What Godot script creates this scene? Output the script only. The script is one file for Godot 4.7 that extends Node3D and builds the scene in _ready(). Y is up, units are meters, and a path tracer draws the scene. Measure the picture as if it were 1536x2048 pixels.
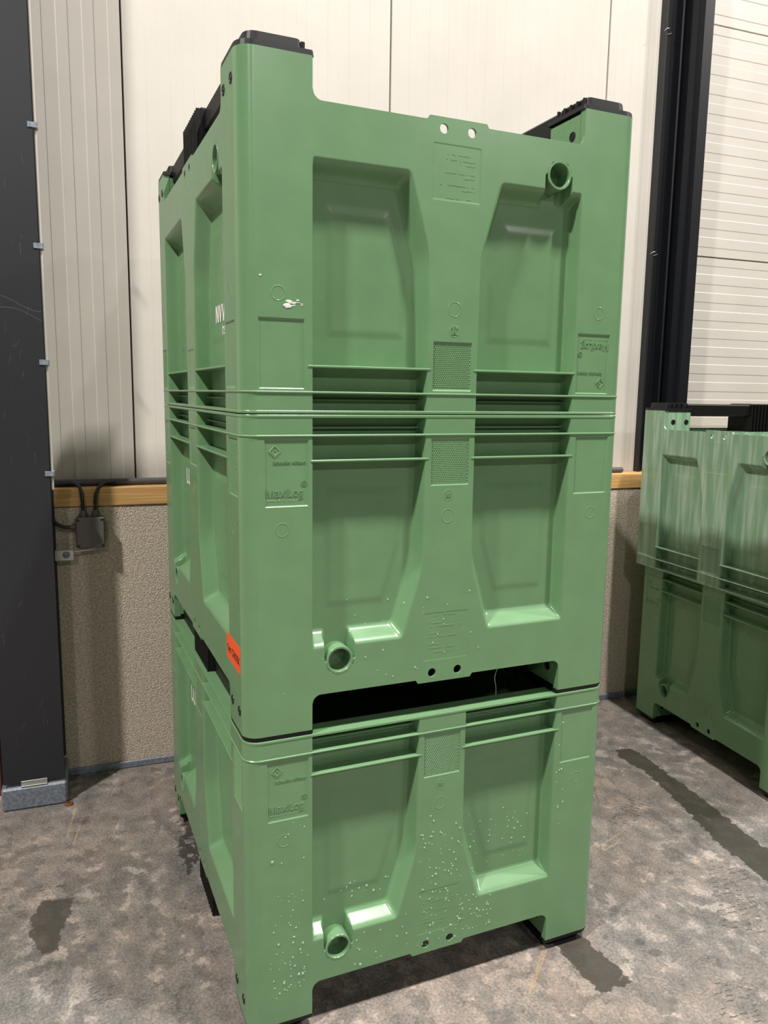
extends Node3D

const W := 1.0
const L := 1.2
const H := 0.726          # green moulding, foot end to rim top
const PAD := 0.035        # black runner below the green moulding
const R := 0.036          # vertical corner radius
const FW := 0.158         # foot width along the short side
const FL := 0.150         # foot width along the long side
const DP := 0.040         # depth of the wall recesses
const WA := 0.053         # slope of the rear wall against the crates

var M := {}
var wall_root: Node3D

# ------------------------------------------------------------------ mesh builder
class MB:
	var v := PackedVector3Array()
	var n := PackedVector3Array()
	var uv := PackedVector2Array()
	var ix := PackedInt32Array()
	func vert(p: Vector3, nn: Vector3, t := Vector2.ZERO) -> int:
		v.append(p); n.append(nn); uv.append(t)
		return v.size() - 1
	func tri(a: int, b: int, c: int) -> void:      # counter-clockwise seen from outside
		ix.append(a); ix.append(c); ix.append(b)
	func quad(a: Vector3, b: Vector3, c: Vector3, d: Vector3) -> void:
		var nn := (b - a).cross(c - a)
		if nn.length() < 1e-14:
			nn = (c - a).cross(d - a)
		nn = nn.normalized()
		var i := vert(a, nn, Vector2(0, 0)); vert(b, nn, Vector2(1, 0)); vert(c, nn, Vector2(1, 1)); vert(d, nn, Vector2(0, 1))
		tri(i, i + 1, i + 2); tri(i, i + 2, i + 3)
	func tri3(a: Vector3, b: Vector3, c: Vector3) -> void:
		var nn := (b - a).cross(c - a).normalized()
		var i := vert(a, nn); vert(b, nn); vert(c, nn)
		tri(i, i + 1, i + 2)
	# chamfered box between two corners
	func box(lo: Vector3, hi: Vector3, bev := 0.0, t := Transform3D.IDENTITY) -> void:
		var c := (lo + hi) / 2.0
		var h := (hi - lo) / 2.0
		bev = minf(bev, minf(h.x, minf(h.y, h.z)) * 0.95)
		var P := func(s: Vector3, ax: int) -> Vector3:
			var q := h - Vector3(bev, bev, bev)
			q[ax] = h[ax]
			return t * (c + Vector3(s.x * q.x, s.y * q.y, s.z * q.z))
		for ax in 3:
			var a1 := (ax + 1) % 3
			var a2 := (ax + 2) % 3
			for sg in [-1.0, 1.0]:
				var k := []
				for m in [[-1, -1], [1, -1], [1, 1], [-1, 1]]:
					var s := Vector3.ZERO
					s[ax] = sg; s[a1] = m[0]; s[a2] = m[1]
					k.append(P.call(s, ax))
				if sg > 0: quad(k[0], k[1], k[2], k[3])
				else: quad(k[3], k[2], k[1], k[0])
		if bev <= 0.0: return
		for ax in 3:
			var a1 := (ax + 1) % 3
			var a2 := (ax + 2) % 3
			for s1 in [-1.0, 1.0]:
				for s2 in [-1.0, 1.0]:
					var s := Vector3.ZERO
					s[a1] = s1; s[a2] = s2
					s[ax] = -1; var a: Vector3 = P.call(s, a1); var b: Vector3 = P.call(s, a2)
					s[ax] = 1; var d: Vector3 = P.call(s, a1); var e: Vector3 = P.call(s, a2)
					if s1 * s2 > 0: quad(a, b, e, d)
					else: quad(d, e, b, a)
		for sx in [-1.0, 1.0]:
			for sy in [-1.0, 1.0]:
				for sz in [-1.0, 1.0]:
					var s := Vector3(sx, sy, sz)
					var a: Vector3 = P.call(s, 0); var b: Vector3 = P.call(s, 1); var d: Vector3 = P.call(s, 2)
					if sx * sy * sz > 0: tri3(a, b, d)
					else: tri3(d, b, a)
	# surface of revolution round the axis of t (local y); profile of (radius, height)
	func lathe(prof: Array, t: Transform3D, seg := 24, flat := true) -> void:
		for k in prof.size() - 1:
			var a: Vector2 = prof[k]
			var b: Vector2 = prof[k + 1]
			var d := (b - a)
			if d.length() < 1e-9: continue
			var nr := Vector2(d.y, -d.x).normalized()
			var base := v.size()
			for i in seg + 1:
				var an := TAU * i / seg
				var e := Vector3(cos(an), 0, sin(an))
				var nn := (t.basis * (e * nr.x + Vector3.UP * nr.y)).normalized()
				vert(t * (e * a.x + Vector3.UP * a.y), nn, Vector2(float(i) / seg, 0)); vert(t * (e * b.x + Vector3.UP * b.y), nn, Vector2(float(i) / seg, 1))
			for i in seg:
				var p := base + i * 2
				tri(p, p + 1, p + 3); tri(p, p + 3, p + 2)
	# tube along a path
	func tube(path: Array, r: float, seg := 10, caps := true) -> void:
		var up := Vector3.UP
		var base := v.size()
		for k in path.size():
			var p: Vector3 = path[k]
			var d: Vector3 = (path[mini(k + 1, path.size() - 1)] - path[maxi(k - 1, 0)]).normalized()
			var s := d.cross(up)
			if s.length() < 0.05: s = d.cross(Vector3.RIGHT)
			s = s.normalized()
			var w := s.cross(d).normalized()
			for i in seg + 1:
				var an := TAU * i / seg
				var nn := s * cos(an) + w * sin(an)
				vert(p + nn * r, nn, Vector2(float(i) / seg, k))
		for k in path.size() - 1:
			for i in seg:
				var a := base + k * (seg + 1) + i
				tri(a, a + seg + 2, a + 1); tri(a, a + seg + 1, a + seg + 2)
		if caps:
			for e in [0, path.size() - 1]:
				var d: Vector3 = (path[1] - path[0]).normalized() * -1.0 if e == 0 else (path[-1] - path[-2]).normalized()
				var c := vert(path[e], d)
				var b := v.size()
				for i in seg: vert(v[base + e * (seg + 1) + i], d)
				for i in seg:
					if e == 0: tri(c, b + i, b + (i + 1) % seg)
					else: tri(c, b + (i + 1) % seg, b + i)
	# upright prism over a polygon in plan (counter-clockwise seen from above is not needed)
	func prism(poly: PackedVector2Array, y0: float, y1: float, taper := 0.0) -> void:
		var n0 := poly.size()
		var c := Vector2.ZERO
		for q in poly: c += q / n0
		var area := 0.0
		for i in n0: area += poly[i].cross(poly[(i + 1) % n0])
		var k := -1.0 if area > 0 else 1.0
		var low := []
		for q in poly: low.append(q + (c - q).normalized() * taper)
		for i in n0:
			var j := (i + 1) % n0
			var a := Vector3(low[i].x, y0, low[i].y); var b := Vector3(low[j].x, y0, low[j].y)
			var d := Vector3(poly[j].x, y1, poly[j].y); var e := Vector3(poly[i].x, y1, poly[i].y)
			var cb := Vector3(c.x, y0, c.y); var ct := Vector3(c.x, y1, c.y)
			if k > 0:
				quad(a, b, d, e); tri3(b, a, cb); tri3(e, d, ct)
			else:
				quad(b, a, e, d); tri3(a, b, cb); tri3(d, e, ct)
	# closed profile (offset inward, y) swept round a rounded rectangle W x L
	func ring(w: float, l: float, r: float, prof: Array, seg := 6) -> void:
		var pts := []
		for c in [[w / 2 - r, l / 2 - r, 0.0], [-(w / 2 - r), l / 2 - r, 0.25], [-(w / 2 - r), -(l / 2 - r), 0.5], [w / 2 - r, -(l / 2 - r), 0.75]]:
			for i in seg + 1:
				var an: float = TAU * (c[2] + 0.25 * i / seg)
				pts.append([Vector3(c[0] + r * cos(an), 0, c[1] + r * sin(an)), Vector3(cos(an), 0, sin(an))])
		pts.append(pts[0])
		for k in prof.size():
			var a: Vector2 = prof[k]
			var b: Vector2 = prof[(k + 1) % prof.size()]
			var d := b - a
			var base := v.size()
			for q in pts:
				var e: Vector3 = q[1]
				var nn := (e * -d.y - Vector3.UP * d.x).normalized()   # offsets run inward
				vert(q[0] - e * a.x + Vector3.UP * a.y, nn); vert(q[0] - e * b.x + Vector3.UP * b.y, nn)
			for i in pts.size() - 1:
				var p := base + i * 2
				tri(p, p + 3, p + 1); tri(p, p + 2, p + 3)
	func mesh() -> ArrayMesh:
		var a := []
		a.resize(Mesh.ARRAY_MAX)
		a[Mesh.ARRAY_VERTEX] = v; a[Mesh.ARRAY_NORMAL] = n; a[Mesh.ARRAY_TEX_UV] = uv; a[Mesh.ARRAY_INDEX] = ix
		var m := ArrayMesh.new()
		m.add_surface_from_arrays(Mesh.PRIMITIVE_TRIANGLES, a)
		return m

func put(called: String, mesh: Mesh, mat: Material, parent: Node) -> MeshInstance3D:
	var o := MeshInstance3D.new()
	o.name = called
	o.mesh = mesh
	o.material_override = mat
	parent.add_child(o, true)
	return o

func thing(called: String, label: String, category: String, at := Vector3.ZERO, group := "") -> Node3D:
	var o := Node3D.new()
	o.name = called
	add_child(o, true)
	o.position = at
	tag(o, label, category, group)
	return o

func tag(o: Node, label: String, category: String, group := "") -> void:
	o.set_meta("label", label); o.set_meta("category", category)
	if group != "": o.set_meta("group", group)

func structure(o: Node, label: String, category: String) -> Node:
	tag(o, label, category)
	o.set_meta("kind", "structure")
	return o

# ------------------------------------------------------------------ materials
func std(c: Color, rough: float, metal := 0.0) -> StandardMaterial3D:
	var m := StandardMaterial3D.new()
	m.albedo_color = c
	m.roughness = rough
	m.metallic = metal
	return m

func noise_tex(freq: float, size: int, lo: Color, hi: Color, oct := 4, seed := 1, kind := FastNoiseLite.TYPE_SIMPLEX_SMOOTH, stops := [0.0, 1.0]) -> NoiseTexture2D:
	var f := FastNoiseLite.new()
	f.noise_type = kind
	f.frequency = freq
	f.fractal_octaves = oct
	f.seed = seed
	var t := NoiseTexture2D.new()
	t.width = size; t.height = size
	t.seamless = true
	t.noise = f
	var g := Gradient.new()
	g.offsets = PackedFloat32Array(stops)
	g.colors = PackedColorArray([lo, hi])
	t.color_ramp = g
	return t

func make_materials() -> void:
	# the green moulded plastic: faint handling wear in colour and gloss
	var g := std(Color(0.432, 0.582, 0.420), 0.29)
	g.albedo_texture = noise_tex(0.012, 512, Color(0.95, 0.95, 0.95), Color(1, 1, 1), 5, 3)
	g.roughness_texture = noise_tex(0.012, 512, Color(0.93, 0.93, 0.93), Color(1, 1, 1), 3, 8)
	g.uv1_triplanar = true
	g.uv1_scale = Vector3(1.3, 1.3, 1.3)
	M.green = g
	# upper crate, short stack: glossier green, lamplight painted in as paleness and streaks
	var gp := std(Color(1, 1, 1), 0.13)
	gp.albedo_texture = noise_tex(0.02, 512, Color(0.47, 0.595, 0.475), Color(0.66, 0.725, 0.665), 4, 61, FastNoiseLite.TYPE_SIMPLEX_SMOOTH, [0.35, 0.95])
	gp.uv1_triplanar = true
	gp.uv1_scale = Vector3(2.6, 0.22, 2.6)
	M.green_lit = gp
	var b := std(Color(0.040, 0.038, 0.041), 0.46)
	b.metallic_specular = 0.4
	M.black = b
	M.bolt = std(Color(0.09, 0.09, 0.095), 0.4, 0.3)
	M.white_print = std(Color(0.90, 0.90, 0.87), 0.55)
	M.orange = std(Color(0.93, 0.33, 0.09), 0.55)
	M.ink = std(Color(0.10, 0.06, 0.05), 0.7)
	var p := std(Color(0.795, 0.772, 0.738), 0.45)
	p.albedo_texture = noise_tex(0.008, 512, Color(0.965, 0.965, 0.96), Color(1, 1, 1), 4, 21)
	p.uv1_triplanar = true
	p.uv1_scale = Vector3(0.6, 0.6, 0.6)
	M.panel = p
	M.seam = std(Color(0.12, 0.12, 0.125), 0.8)
	# plinth concrete, brushed while wet
	var c := std(Color(1, 1, 1), 0.92)
	c.albedo_texture = noise_tex(0.03, 1024, Color(0.67, 0.62, 0.56), Color(0.86, 0.80, 0.73), 6, 31, FastNoiseLite.TYPE_SIMPLEX_SMOOTH, [0.15, 0.85])
	c.heightmap_enabled = true
	c.heightmap_texture = noise_tex(0.05, 1024, Color(0, 0, 0), Color(1, 1, 1), 4, 33)
	c.heightmap_scale = 0.30
	c.uv1_triplanar = true
	c.uv1_scale = Vector3(2.5, 2.5, 2.5)
	M.plinth = c
	M.navy = std(Color(0.145, 0.150, 0.165), 0.38)
	M.dark_steel = std(Color(0.055, 0.064, 0.082), 0.40)
	var z := std(Color(1, 1, 1), 0.5, 0.35)
	z.albedo_texture = noise_tex(0.06, 512, Color(0.40, 0.43, 0.47), Color(0.60, 0.63, 0.67), 5, 41)
	z.uv1_triplanar = true
	z.uv1_scale = Vector3(2, 2, 2)
	M.zinc = z
	M.wood = wood_material()
	M.pipe = std(Color(0.30, 0.30, 0.32), 0.45)
	M.cable = std(Color(0.105, 0.105, 0.11), 0.5)
	M.box_grey = std(Color(0.37, 0.345, 0.335), 0.5)
	M.steel = std(Color(0.72, 0.72, 0.70), 0.32, 0.8)
	M.rust = std(Color(0.45, 0.24, 0.12), 0.75)
	M.brown = std(Color(0.42, 0.24, 0.16), 0.7)
	var wt := std(Color(0.80, 0.92, 0.80, 0.45), 0.04)
	wt.transparency = BaseMaterial3D.TRANSPARENCY_ALPHA
	M.water = wt
	M.hall = std(Color(0.34, 0.33, 0.32), 0.8)
	M.roof = std(Color(0.26, 0.26, 0.26), 0.8)
	var lg := std(Color(0.9, 0.9, 0.9), 0.4)
	lg.emission_enabled = true
	lg.emission = Color(1.0, 0.96, 0.88)
	lg.emission_energy_multiplier = 3.0
	M.lamp_glow = lg
	M.floor = floor_material()
	M.scuffed = scuffed_material()

func wood_material() -> StandardMaterial3D:
	var w := 512
	var h := 64
	var f := FastNoiseLite.new()
	f.seed = 5
	f.frequency = 0.012
	f.fractal_octaves = 3
	var im := Image.create(w, h, false, Image.FORMAT_RGB8)
	for y in h:
		for x in w:
			var q := f.get_noise_2d(x * 0.35, y * 4.0)
			var rings := 0.5 + 0.5 * sin((y * 0.42 + q * 5.0) * 2.2)
			var fine := f.get_noise_2d(x * 1.2 + 900.0, y * 22.0)
			var k := clampf(0.84 + 0.16 * rings + 0.16 * fine, 0.0, 1.2)
			im.set_pixel(x, y, Color(0.82 * k + 0.04, 0.64 * k + 0.03, 0.42 * k))
	var m := std(Color(1, 1, 1), 0.6)
	m.albedo_texture = ImageTexture.create_from_image(im)
	return m

# the bare steel-grey paint of the left column: chalky scuffs and splashes
func scuffed_material() -> StandardMaterial3D:
	var w := 256
	var h := 2048
	var im := Image.create(w, h, false, Image.FORMAT_RGB8)
	im.fill(Color(0.140, 0.143, 0.162))
	var rng := RandomNumberGenerator.new()
	rng.seed = 77
	# rows: v = 0 at the top (4.1 m), v = 1 at the floor; 2 mm a pixel
	for k in 900:
		var y := int(2048 - rng.randf_range(60, 1150))
		if rng.randf() < 0.35: y = int(2048 - rng.randf_range(760, 1100))
		var x := rng.randi_range(2, w - 3)
		var s := rng.randf_range(0.03, 0.17)
		var c := im.get_pixel(x, y)
		im.set_pixel(x, y, Color(c.r + s, c.g + s, c.b + s))
	for k in 46:
		var x := rng.randf_range(10, w - 10)
		var y := 2048.0 - (rng.randf_range(80, 420) if k < 18 else rng.randf_range(560, 1120))
		var an := rng.randf_range(0.9, 2.2)
		var ln := rng.randf_range(6, 26)
		var s := rng.randf_range(0.05, 0.20)
		for i in int(ln * 2):
			var px := int(x + cos(an + i * 0.01) * i * 0.5)
			var py := int(y + sin(an + i * 0.01) * i * 0.5)
			if px > 0 and py > 0 and px < w and py < h:
				im.set_pixel(px, py, Color(0.140 + s, 0.143 + s, 0.162 + s))
	for k in 2:      # two long scrapes
		for i in 190:
			var x := 20.0 + i * 1.1
			var y := 2048.0 - (845.0 + k * 22.0 + 14.0 * sin(i * 0.021 + k) )
			im.set_pixel(int(x), int(y), Color(0.33, 0.33, 0.35))
	var m := std(Color(1, 1, 1), 0.4)
	m.albedo_texture = ImageTexture.create_from_image(im)
	return m

# floor texture: X from -1.6 to 2.9, Z from -1.75 to 1.65 (metres, 3.3 mm a pixel)
const FX0 := -1.6
const FZ0 := -1.75
const FSX := 4.5
const FSZ := 3.4
func floor_material() -> StandardMaterial3D:
	var w := 1600
	var h := 1209
	var big := FastNoiseLite.new()
	big.seed = 11; big.frequency = 0.0035; big.fractal_octaves = 5
	var mid := FastNoiseLite.new()
	mid.seed = 12; mid.frequency = 0.030; mid.fractal_octaves = 5; mid.fractal_gain = 0.62
	var streak := FastNoiseLite.new()
	streak.seed = 14; streak.frequency = 0.02; streak.fractal_octaves = 4
	var nb := big.get_image(w, h, false, false, false)
	var nm := mid.get_image(w, h, false, false, false)
	var ns := streak.get_image(w, 256, false, false, false)
	ns.resize(w, h)
	var fine := FastNoiseLite.new()
	fine.seed = 15; fine.frequency = 0.30; fine.fractal_octaves = 2
	var nf := fine.get_image(w, h, false, false, false)
	for q in [nb, nm, ns, nf]:
		q.convert(Image.FORMAT_L8)
	var db := nb.get_data()
	var dm := nm.get_data()
	var ds := ns.get_data()
	var df := nf.get_data()
	var col := PackedByteArray()
	col.resize(w * h * 3)
	var rgh := PackedByteArray()
	rgh.resize(w * h)
	for i in w * h:
		var a := db[i] / 255.0 - 0.5
		var b := dm[i] / 255.0 - 0.5
		var c := ds[i] / 255.0 - 0.5
		var d := df[i] / 255.0 - 0.5
		var k := 1.0 + 0.30 * a + 0.40 * b + 0.30 * c + 0.50 * d
		if c - 0.6 * b + 0.5 * a > 0.10: k *= 0.88      # ragged grime patches
		elif b + 0.7 * c - 0.4 * a > 0.20: k *= 1.10    # rubbed, paler spots
		var warm := 0.10 * a + 0.08 * b
		col[i * 3] = int(clampf(127.0 * k * (1.0 + warm), 0, 255))
		col[i * 3 + 1] = int(clampf(119.5 * k, 0, 255))
		col[i * 3 + 2] = int(clampf(113.0 * k * (1.0 - warm * 0.7), 0, 255))
		rgh[i] = int(clampf(165.0 + 60.0 * b + 30.0 * a, 0, 255))
	var P := func(x: float, z: float) -> Vector2: return Vector2((x - FX0) / FSX * w, (z - FZ0) / FSZ * h)
	# wet patches with ragged outlines
	var wet := [
		[[1.88, -0.941], [1.947, -0.931], [1.948, -0.812], [1.924, -0.654], [1.912, -0.506], [1.893, -0.374], [1.86, -0.207], [1.85, 0.05], [1.66, 0.10], [1.711, -0.05], [1.722, -0.212], [1.764, -0.37], [1.806, -0.528], [1.848, -0.73], [1.841, -0.894]],
		[[0.885, -0.05], [0.972, -0.05], [0.986, 0.062], [0.999, 0.14], [0.989, 0.185], [0.944, 0.186], [0.889, 0.182], [0.886, 0.113]],
		[[-0.456, -0.77], [-0.371, -0.749], [-0.38, -0.665], [-0.409, -0.606], [-0.416, -0.52], [-0.455, -0.515], [-0.488, -0.615], [-0.487, -0.696]],
		[[0.002, -1.074], [0.05, -1.05], [0.045, -0.888], [0.019, -0.802], [-0.021, -0.716], [-0.028, -0.793], [-0.038, -0.889], [-0.018, -0.978]]]
	for n in wet.size():
		var poly := PackedVector2Array()
		var lo := Vector2(1e9, 1e9)
		var hi := Vector2(-1e9, -1e9)
		for q in wet[n]:
			var s: Vector2 = P.call(q[0], q[1])
			poly.append(s); lo = lo.min(s); hi = hi.max(s)
		for y in range(maxi(int(lo.y) - 8, 0), mini(int(hi.y) + 8, h)):
			for x in range(maxi(int(lo.x) - 8, 0), mini(int(hi.x) + 8, w)):
				var wob := Vector2(mid.get_noise_2d(x * 2.2, y * 2.2), mid.get_noise_2d(x * 2.2 + 500.0, y * 2.2)) * (9.0 if n == 3 else 6.0)
				if n == 3 and mid.get_noise_2d(x * 1.6, y * 1.6 + 70.0) > 0.16: continue
				if Geometry2D.is_point_in_polygon(Vector2(x, y) + wob, poly):
					var i := y * w + x
					var k := 0.62 if n != 2 else 0.72
					for c in 3: col[i * 3 + c] = int(col[i * 3 + c] * 0.35 * k + [70, 66, 60][c] * 0.65 * (k / 0.62))
					rgh[i] = int(rgh[i] * 0.55)
	var im := Image.create_from_data(w, h, false, Image.FORMAT_RGB8, col)
	var ir := Image.create_from_data(w, h, false, Image.FORMAT_L8, rgh)
	var rng := RandomNumberGenerator.new()
	rng.seed = 5
	var stroke := func(a: Vector2, b: Vector2, c: Color, s: float, wd: int) -> void:
		var ln := a.distance_to(b)
		for i in int(ln * 1.5):
			var q := a.lerp(b, i / (ln * 1.5))
			q += Vector2(sin(i * 0.05), cos(i * 0.043)) * 0.6
			for e in wd:
				var x := int(q.x) + e
				var y := int(q.y)
				if x >= 0 and y >= 0 and x < w and y < h and mid.get_noise_2d(x * 3.0, y * 3.0) > -0.25:
					im.set_pixel(x, y, im.get_pixel(x, y).lerp(c, s))
	# drag marks and scratches
	for k in 150:
		var a := Vector2(rng.randf_range(0, w), rng.randf_range(0, h))
		var an := rng.randf_range(-0.5, 0.5) + (1.1 if rng.randf() < 0.5 else 2.3)
		stroke.call(a, a + Vector2(cos(an), sin(an)) * rng.randf_range(12, 90), Color(0.62, 0.58, 0.54) if rng.randf() < 0.7 else Color(0.34, 0.31, 0.29), rng.randf_range(0.2, 0.5), 1)
	for q in [[0.848, -0.005, 0.714, 0.12], [0.85, -0.02, 0.73, 0.10]]:
		stroke.call(P.call(q[0], q[1]), P.call(q[2], q[3]), Color(0.66, 0.55, 0.40), 0.45, 2)
	for q in [[1.30, -0.36, 1.44, -0.40], [1.32, -0.34, 1.40, -0.36], [-0.33, -1.22, -0.36, -1.05], [-0.35, -1.30, -0.38, -1.10]]:
		stroke.call(P.call(q[0], q[1]), P.call(q[2], q[3]), Color(0.70, 0.62, 0.48), 0.4, 3)
	for q in [[0.60, 0.02, 0.68, 0.25], [1.02, 0.05, 1.14, 0.22], [0.30, 0.05, 0.24, 0.30]]:
		stroke.call(P.call(q[0], q[1]), P.call(q[2], q[3]), Color(0.64, 0.60, 0.55), 0.4, 1)
	# forklift tyre prints: rows of short dark bars
	for tr in [[1.66, -0.12, 1.44, 0.16, 0.075, 15], [1.24, 0.30, 1.16, 0.40, 0.06, 7], [1.68, -0.55, 1.46, -0.44, 0.05, 11], [-0.31, -0.33, -0.33, -0.25, 0.04, 6]]:
		var a := Vector2(tr[0], tr[1])
		var b := Vector2(tr[2], tr[3])
		var d := (b - a).normalized()
		var s := Vector2(-d.y, d.x)
		for k in int(tr[5]):
			var c := a.lerp(b, float(k) / tr[5])
			for lane in [-0.66, -0.2, 0.25, 0.68]:
				var o: Vector2 = c + s * tr[4] * lane
				var e: Vector2 = o + (s * 0.9 + d * 0.5).normalized() * tr[4] * rng.randf_range(0.2, 0.42)
				if rng.randf() < 0.8:
					stroke.call(P.call(o.x, o.y), P.call(e.x, e.y), Color(0.25, 0.225, 0.21), 0.55, 2)
	# dark smears and drops
	for q in [[-0.335, -1.21, 12, 0.30], [-0.318, -1.185, 8, 0.34], [1.12, 0.07, 6, 0.4], [1.13, 0.12, 8, 0.35], [-0.40, -0.82, 4, 0.5], [-0.46, -0.82, 2, 0.5], [0.0, -0.60, 24, 0.16], [0.1, -0.05, 14, 0.2]]:
		var c: Vector2 = P.call(q[0], q[1])
		for y in range(-40, 41):
			for x in range(-40, 41):
				var px := int(c.x) + x
				var py := int(c.y) + y
				if px < 0 or py < 0 or px >= w or py >= h: continue
				if Vector2(x, y * 1.6).length() + 6.0 * mid.get_noise_2d(px * 2.0, py * 2.0) < q[2]:
					im.set_pixel(px, py, im.get_pixel(px, py).lerp(Color(0.22, 0.20, 0.19), q[3]))
	var m := std(Color(1, 1, 1), 1.0)
	m.albedo_texture = ImageTexture.create_from_image(im)
	m.roughness_texture = ImageTexture.create_from_image(ir)
	m.roughness_texture_channel = BaseMaterial3D.TEXTURE_CHANNEL_GRAYSCALE
	m.detail_enabled = true
	m.detail_blend_mode = BaseMaterial3D.BLEND_MODE_MUL
	m.detail_uv_layer = BaseMaterial3D.DETAIL_UV_1
	m.heightmap_enabled = true
	m.heightmap_texture = ImageTexture.create_from_image(nm)
	m.heightmap_scale = 0.12
	return m

# ------------------------------------------------------------------ the crate
func sstep(t: float) -> float:
	t = clampf(t, 0.0, 1.0)
	return t * t * (3.0 - 2.0 * t)

func smin(a: float, b: float, k: float) -> float:
	var h := clampf(0.5 + 0.5 * (b - a) / k, 0.0, 1.0)
	return lerpf(b, a, h) - k * h * (1.0 - h)

func face_spec(w: float) -> Dictionary:
	var short := w < 1.1
	var s := {}
	s.w = w
	s.foot = FW if short else FL
	s.xo = 0.158 if short else 0.150
	s.xi = 0.435 if short else w / 2 - 0.065
	s.diag = 0.05
	s.mid = w / 2
	# sunk rectangles: x0, y0, x1, y1, depth
	if short:
		s.plates = [[0.050, 0.525, 0.149, 0.673, 0.0022], [0.860, 0.526, 0.961, 0.673, 0.0022], [0.450, 0.561, 0.551, 0.672, 0.0025], [0.440, 0.129, 0.562, 0.249, 0.0005]]
	else:
		s.plates = [[0.048, 0.530, 0.140, 0.672, 0.0022], [w / 2 - 0.052, 0.567, w / 2 + 0.052, 0.672, 0.0022], [w - 0.128, 0.545, w - 0.040, 0.672, 0.0025]]
	s.stub = Vector2(0.225, 0.160)
	return s

func face_depth(s: Dictionary, x: float, y: float) -> float:
	var dep := 0.0
	for r in s.plates:
		if x > r[0] - 0.001 and x < r[2] + 0.001 and y > r[1] - 0.001 and y < r[3] + 0.001:
			var q: float = minf(minf(x - r[0], r[2] - x), minf(y - r[1], r[3] - y))
			return r[4] * clampf(q / 0.0016, 0.0, 1.0)
	if y < 0.10: return 0.0
	var right: bool = x > s.mid
	var xx: float = s.w - x if right else x
	var xi: float = s.xi
	if xx > s.xo - 0.01 and xx < xi + 0.03:
		var t: float = (xx - s.xo) / 0.009
		var rnd := 0.010 + 0.012 * clampf((0.62 - y) / 0.3, 0.0, 1.0)
		t = smin(t, (xi - xx) / rnd, 0.25)
		t = smin(t, (y - 0.193) / 0.036, 0.45)
		# slanted inner corner
		var a := Vector2(xi, 0.365)
		var b := Vector2(xi - s.diag, 0.195)
		var e := (b - a).normalized()
		var dd := (Vector2(xx, y) - a).dot(Vector2(e.y, -e.x))
		t = smin(t, dd / 0.026, 0.35)
		t = clampf(t, 0.0, 1.0)
		dep = DP * sstep(t)
		if t >= 1.0:
			var q: float = minf(minf(xx - s.xo - 0.040, xi - 0.042 - xx), minf(y - 0.275, 0.56 - y))
			q = minf(q, dd - 0.055)
			dep -= 0.0018 * sstep(q / 0.020)
	if not right:
		var c: Vector2 = s.stub
		var pk := minf(minf((x - c.x + 0.037) / 0.006, (c.x + 0.037 - x) / 0.006), minf((y - c.y) / 0.004, (0.235 - y) / 0.006))
		dep = maxf(dep, DP * clampf(pk, 0.0, 1.0))
		if Vector2(x, y).distance_to(c) < 0.0305: dep = 0.052
	return dep

func lines(w0: float, w1: float, step: float, extra: Array) -> PackedFloat32Array:
	var a := []
	var n := int(ceil((w1 - w0) / step))
	for i in n + 1: a.append(lerpf(w0, w1, float(i) / n))
	for e in extra:
		if e > w0 and e < w1: a.append(e)
	a.sort()
	var out := PackedFloat32Array()
	for q in a:
		if out.is_empty() or q - out[-1] > 0.0006: out.append(q)
	return out

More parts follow.
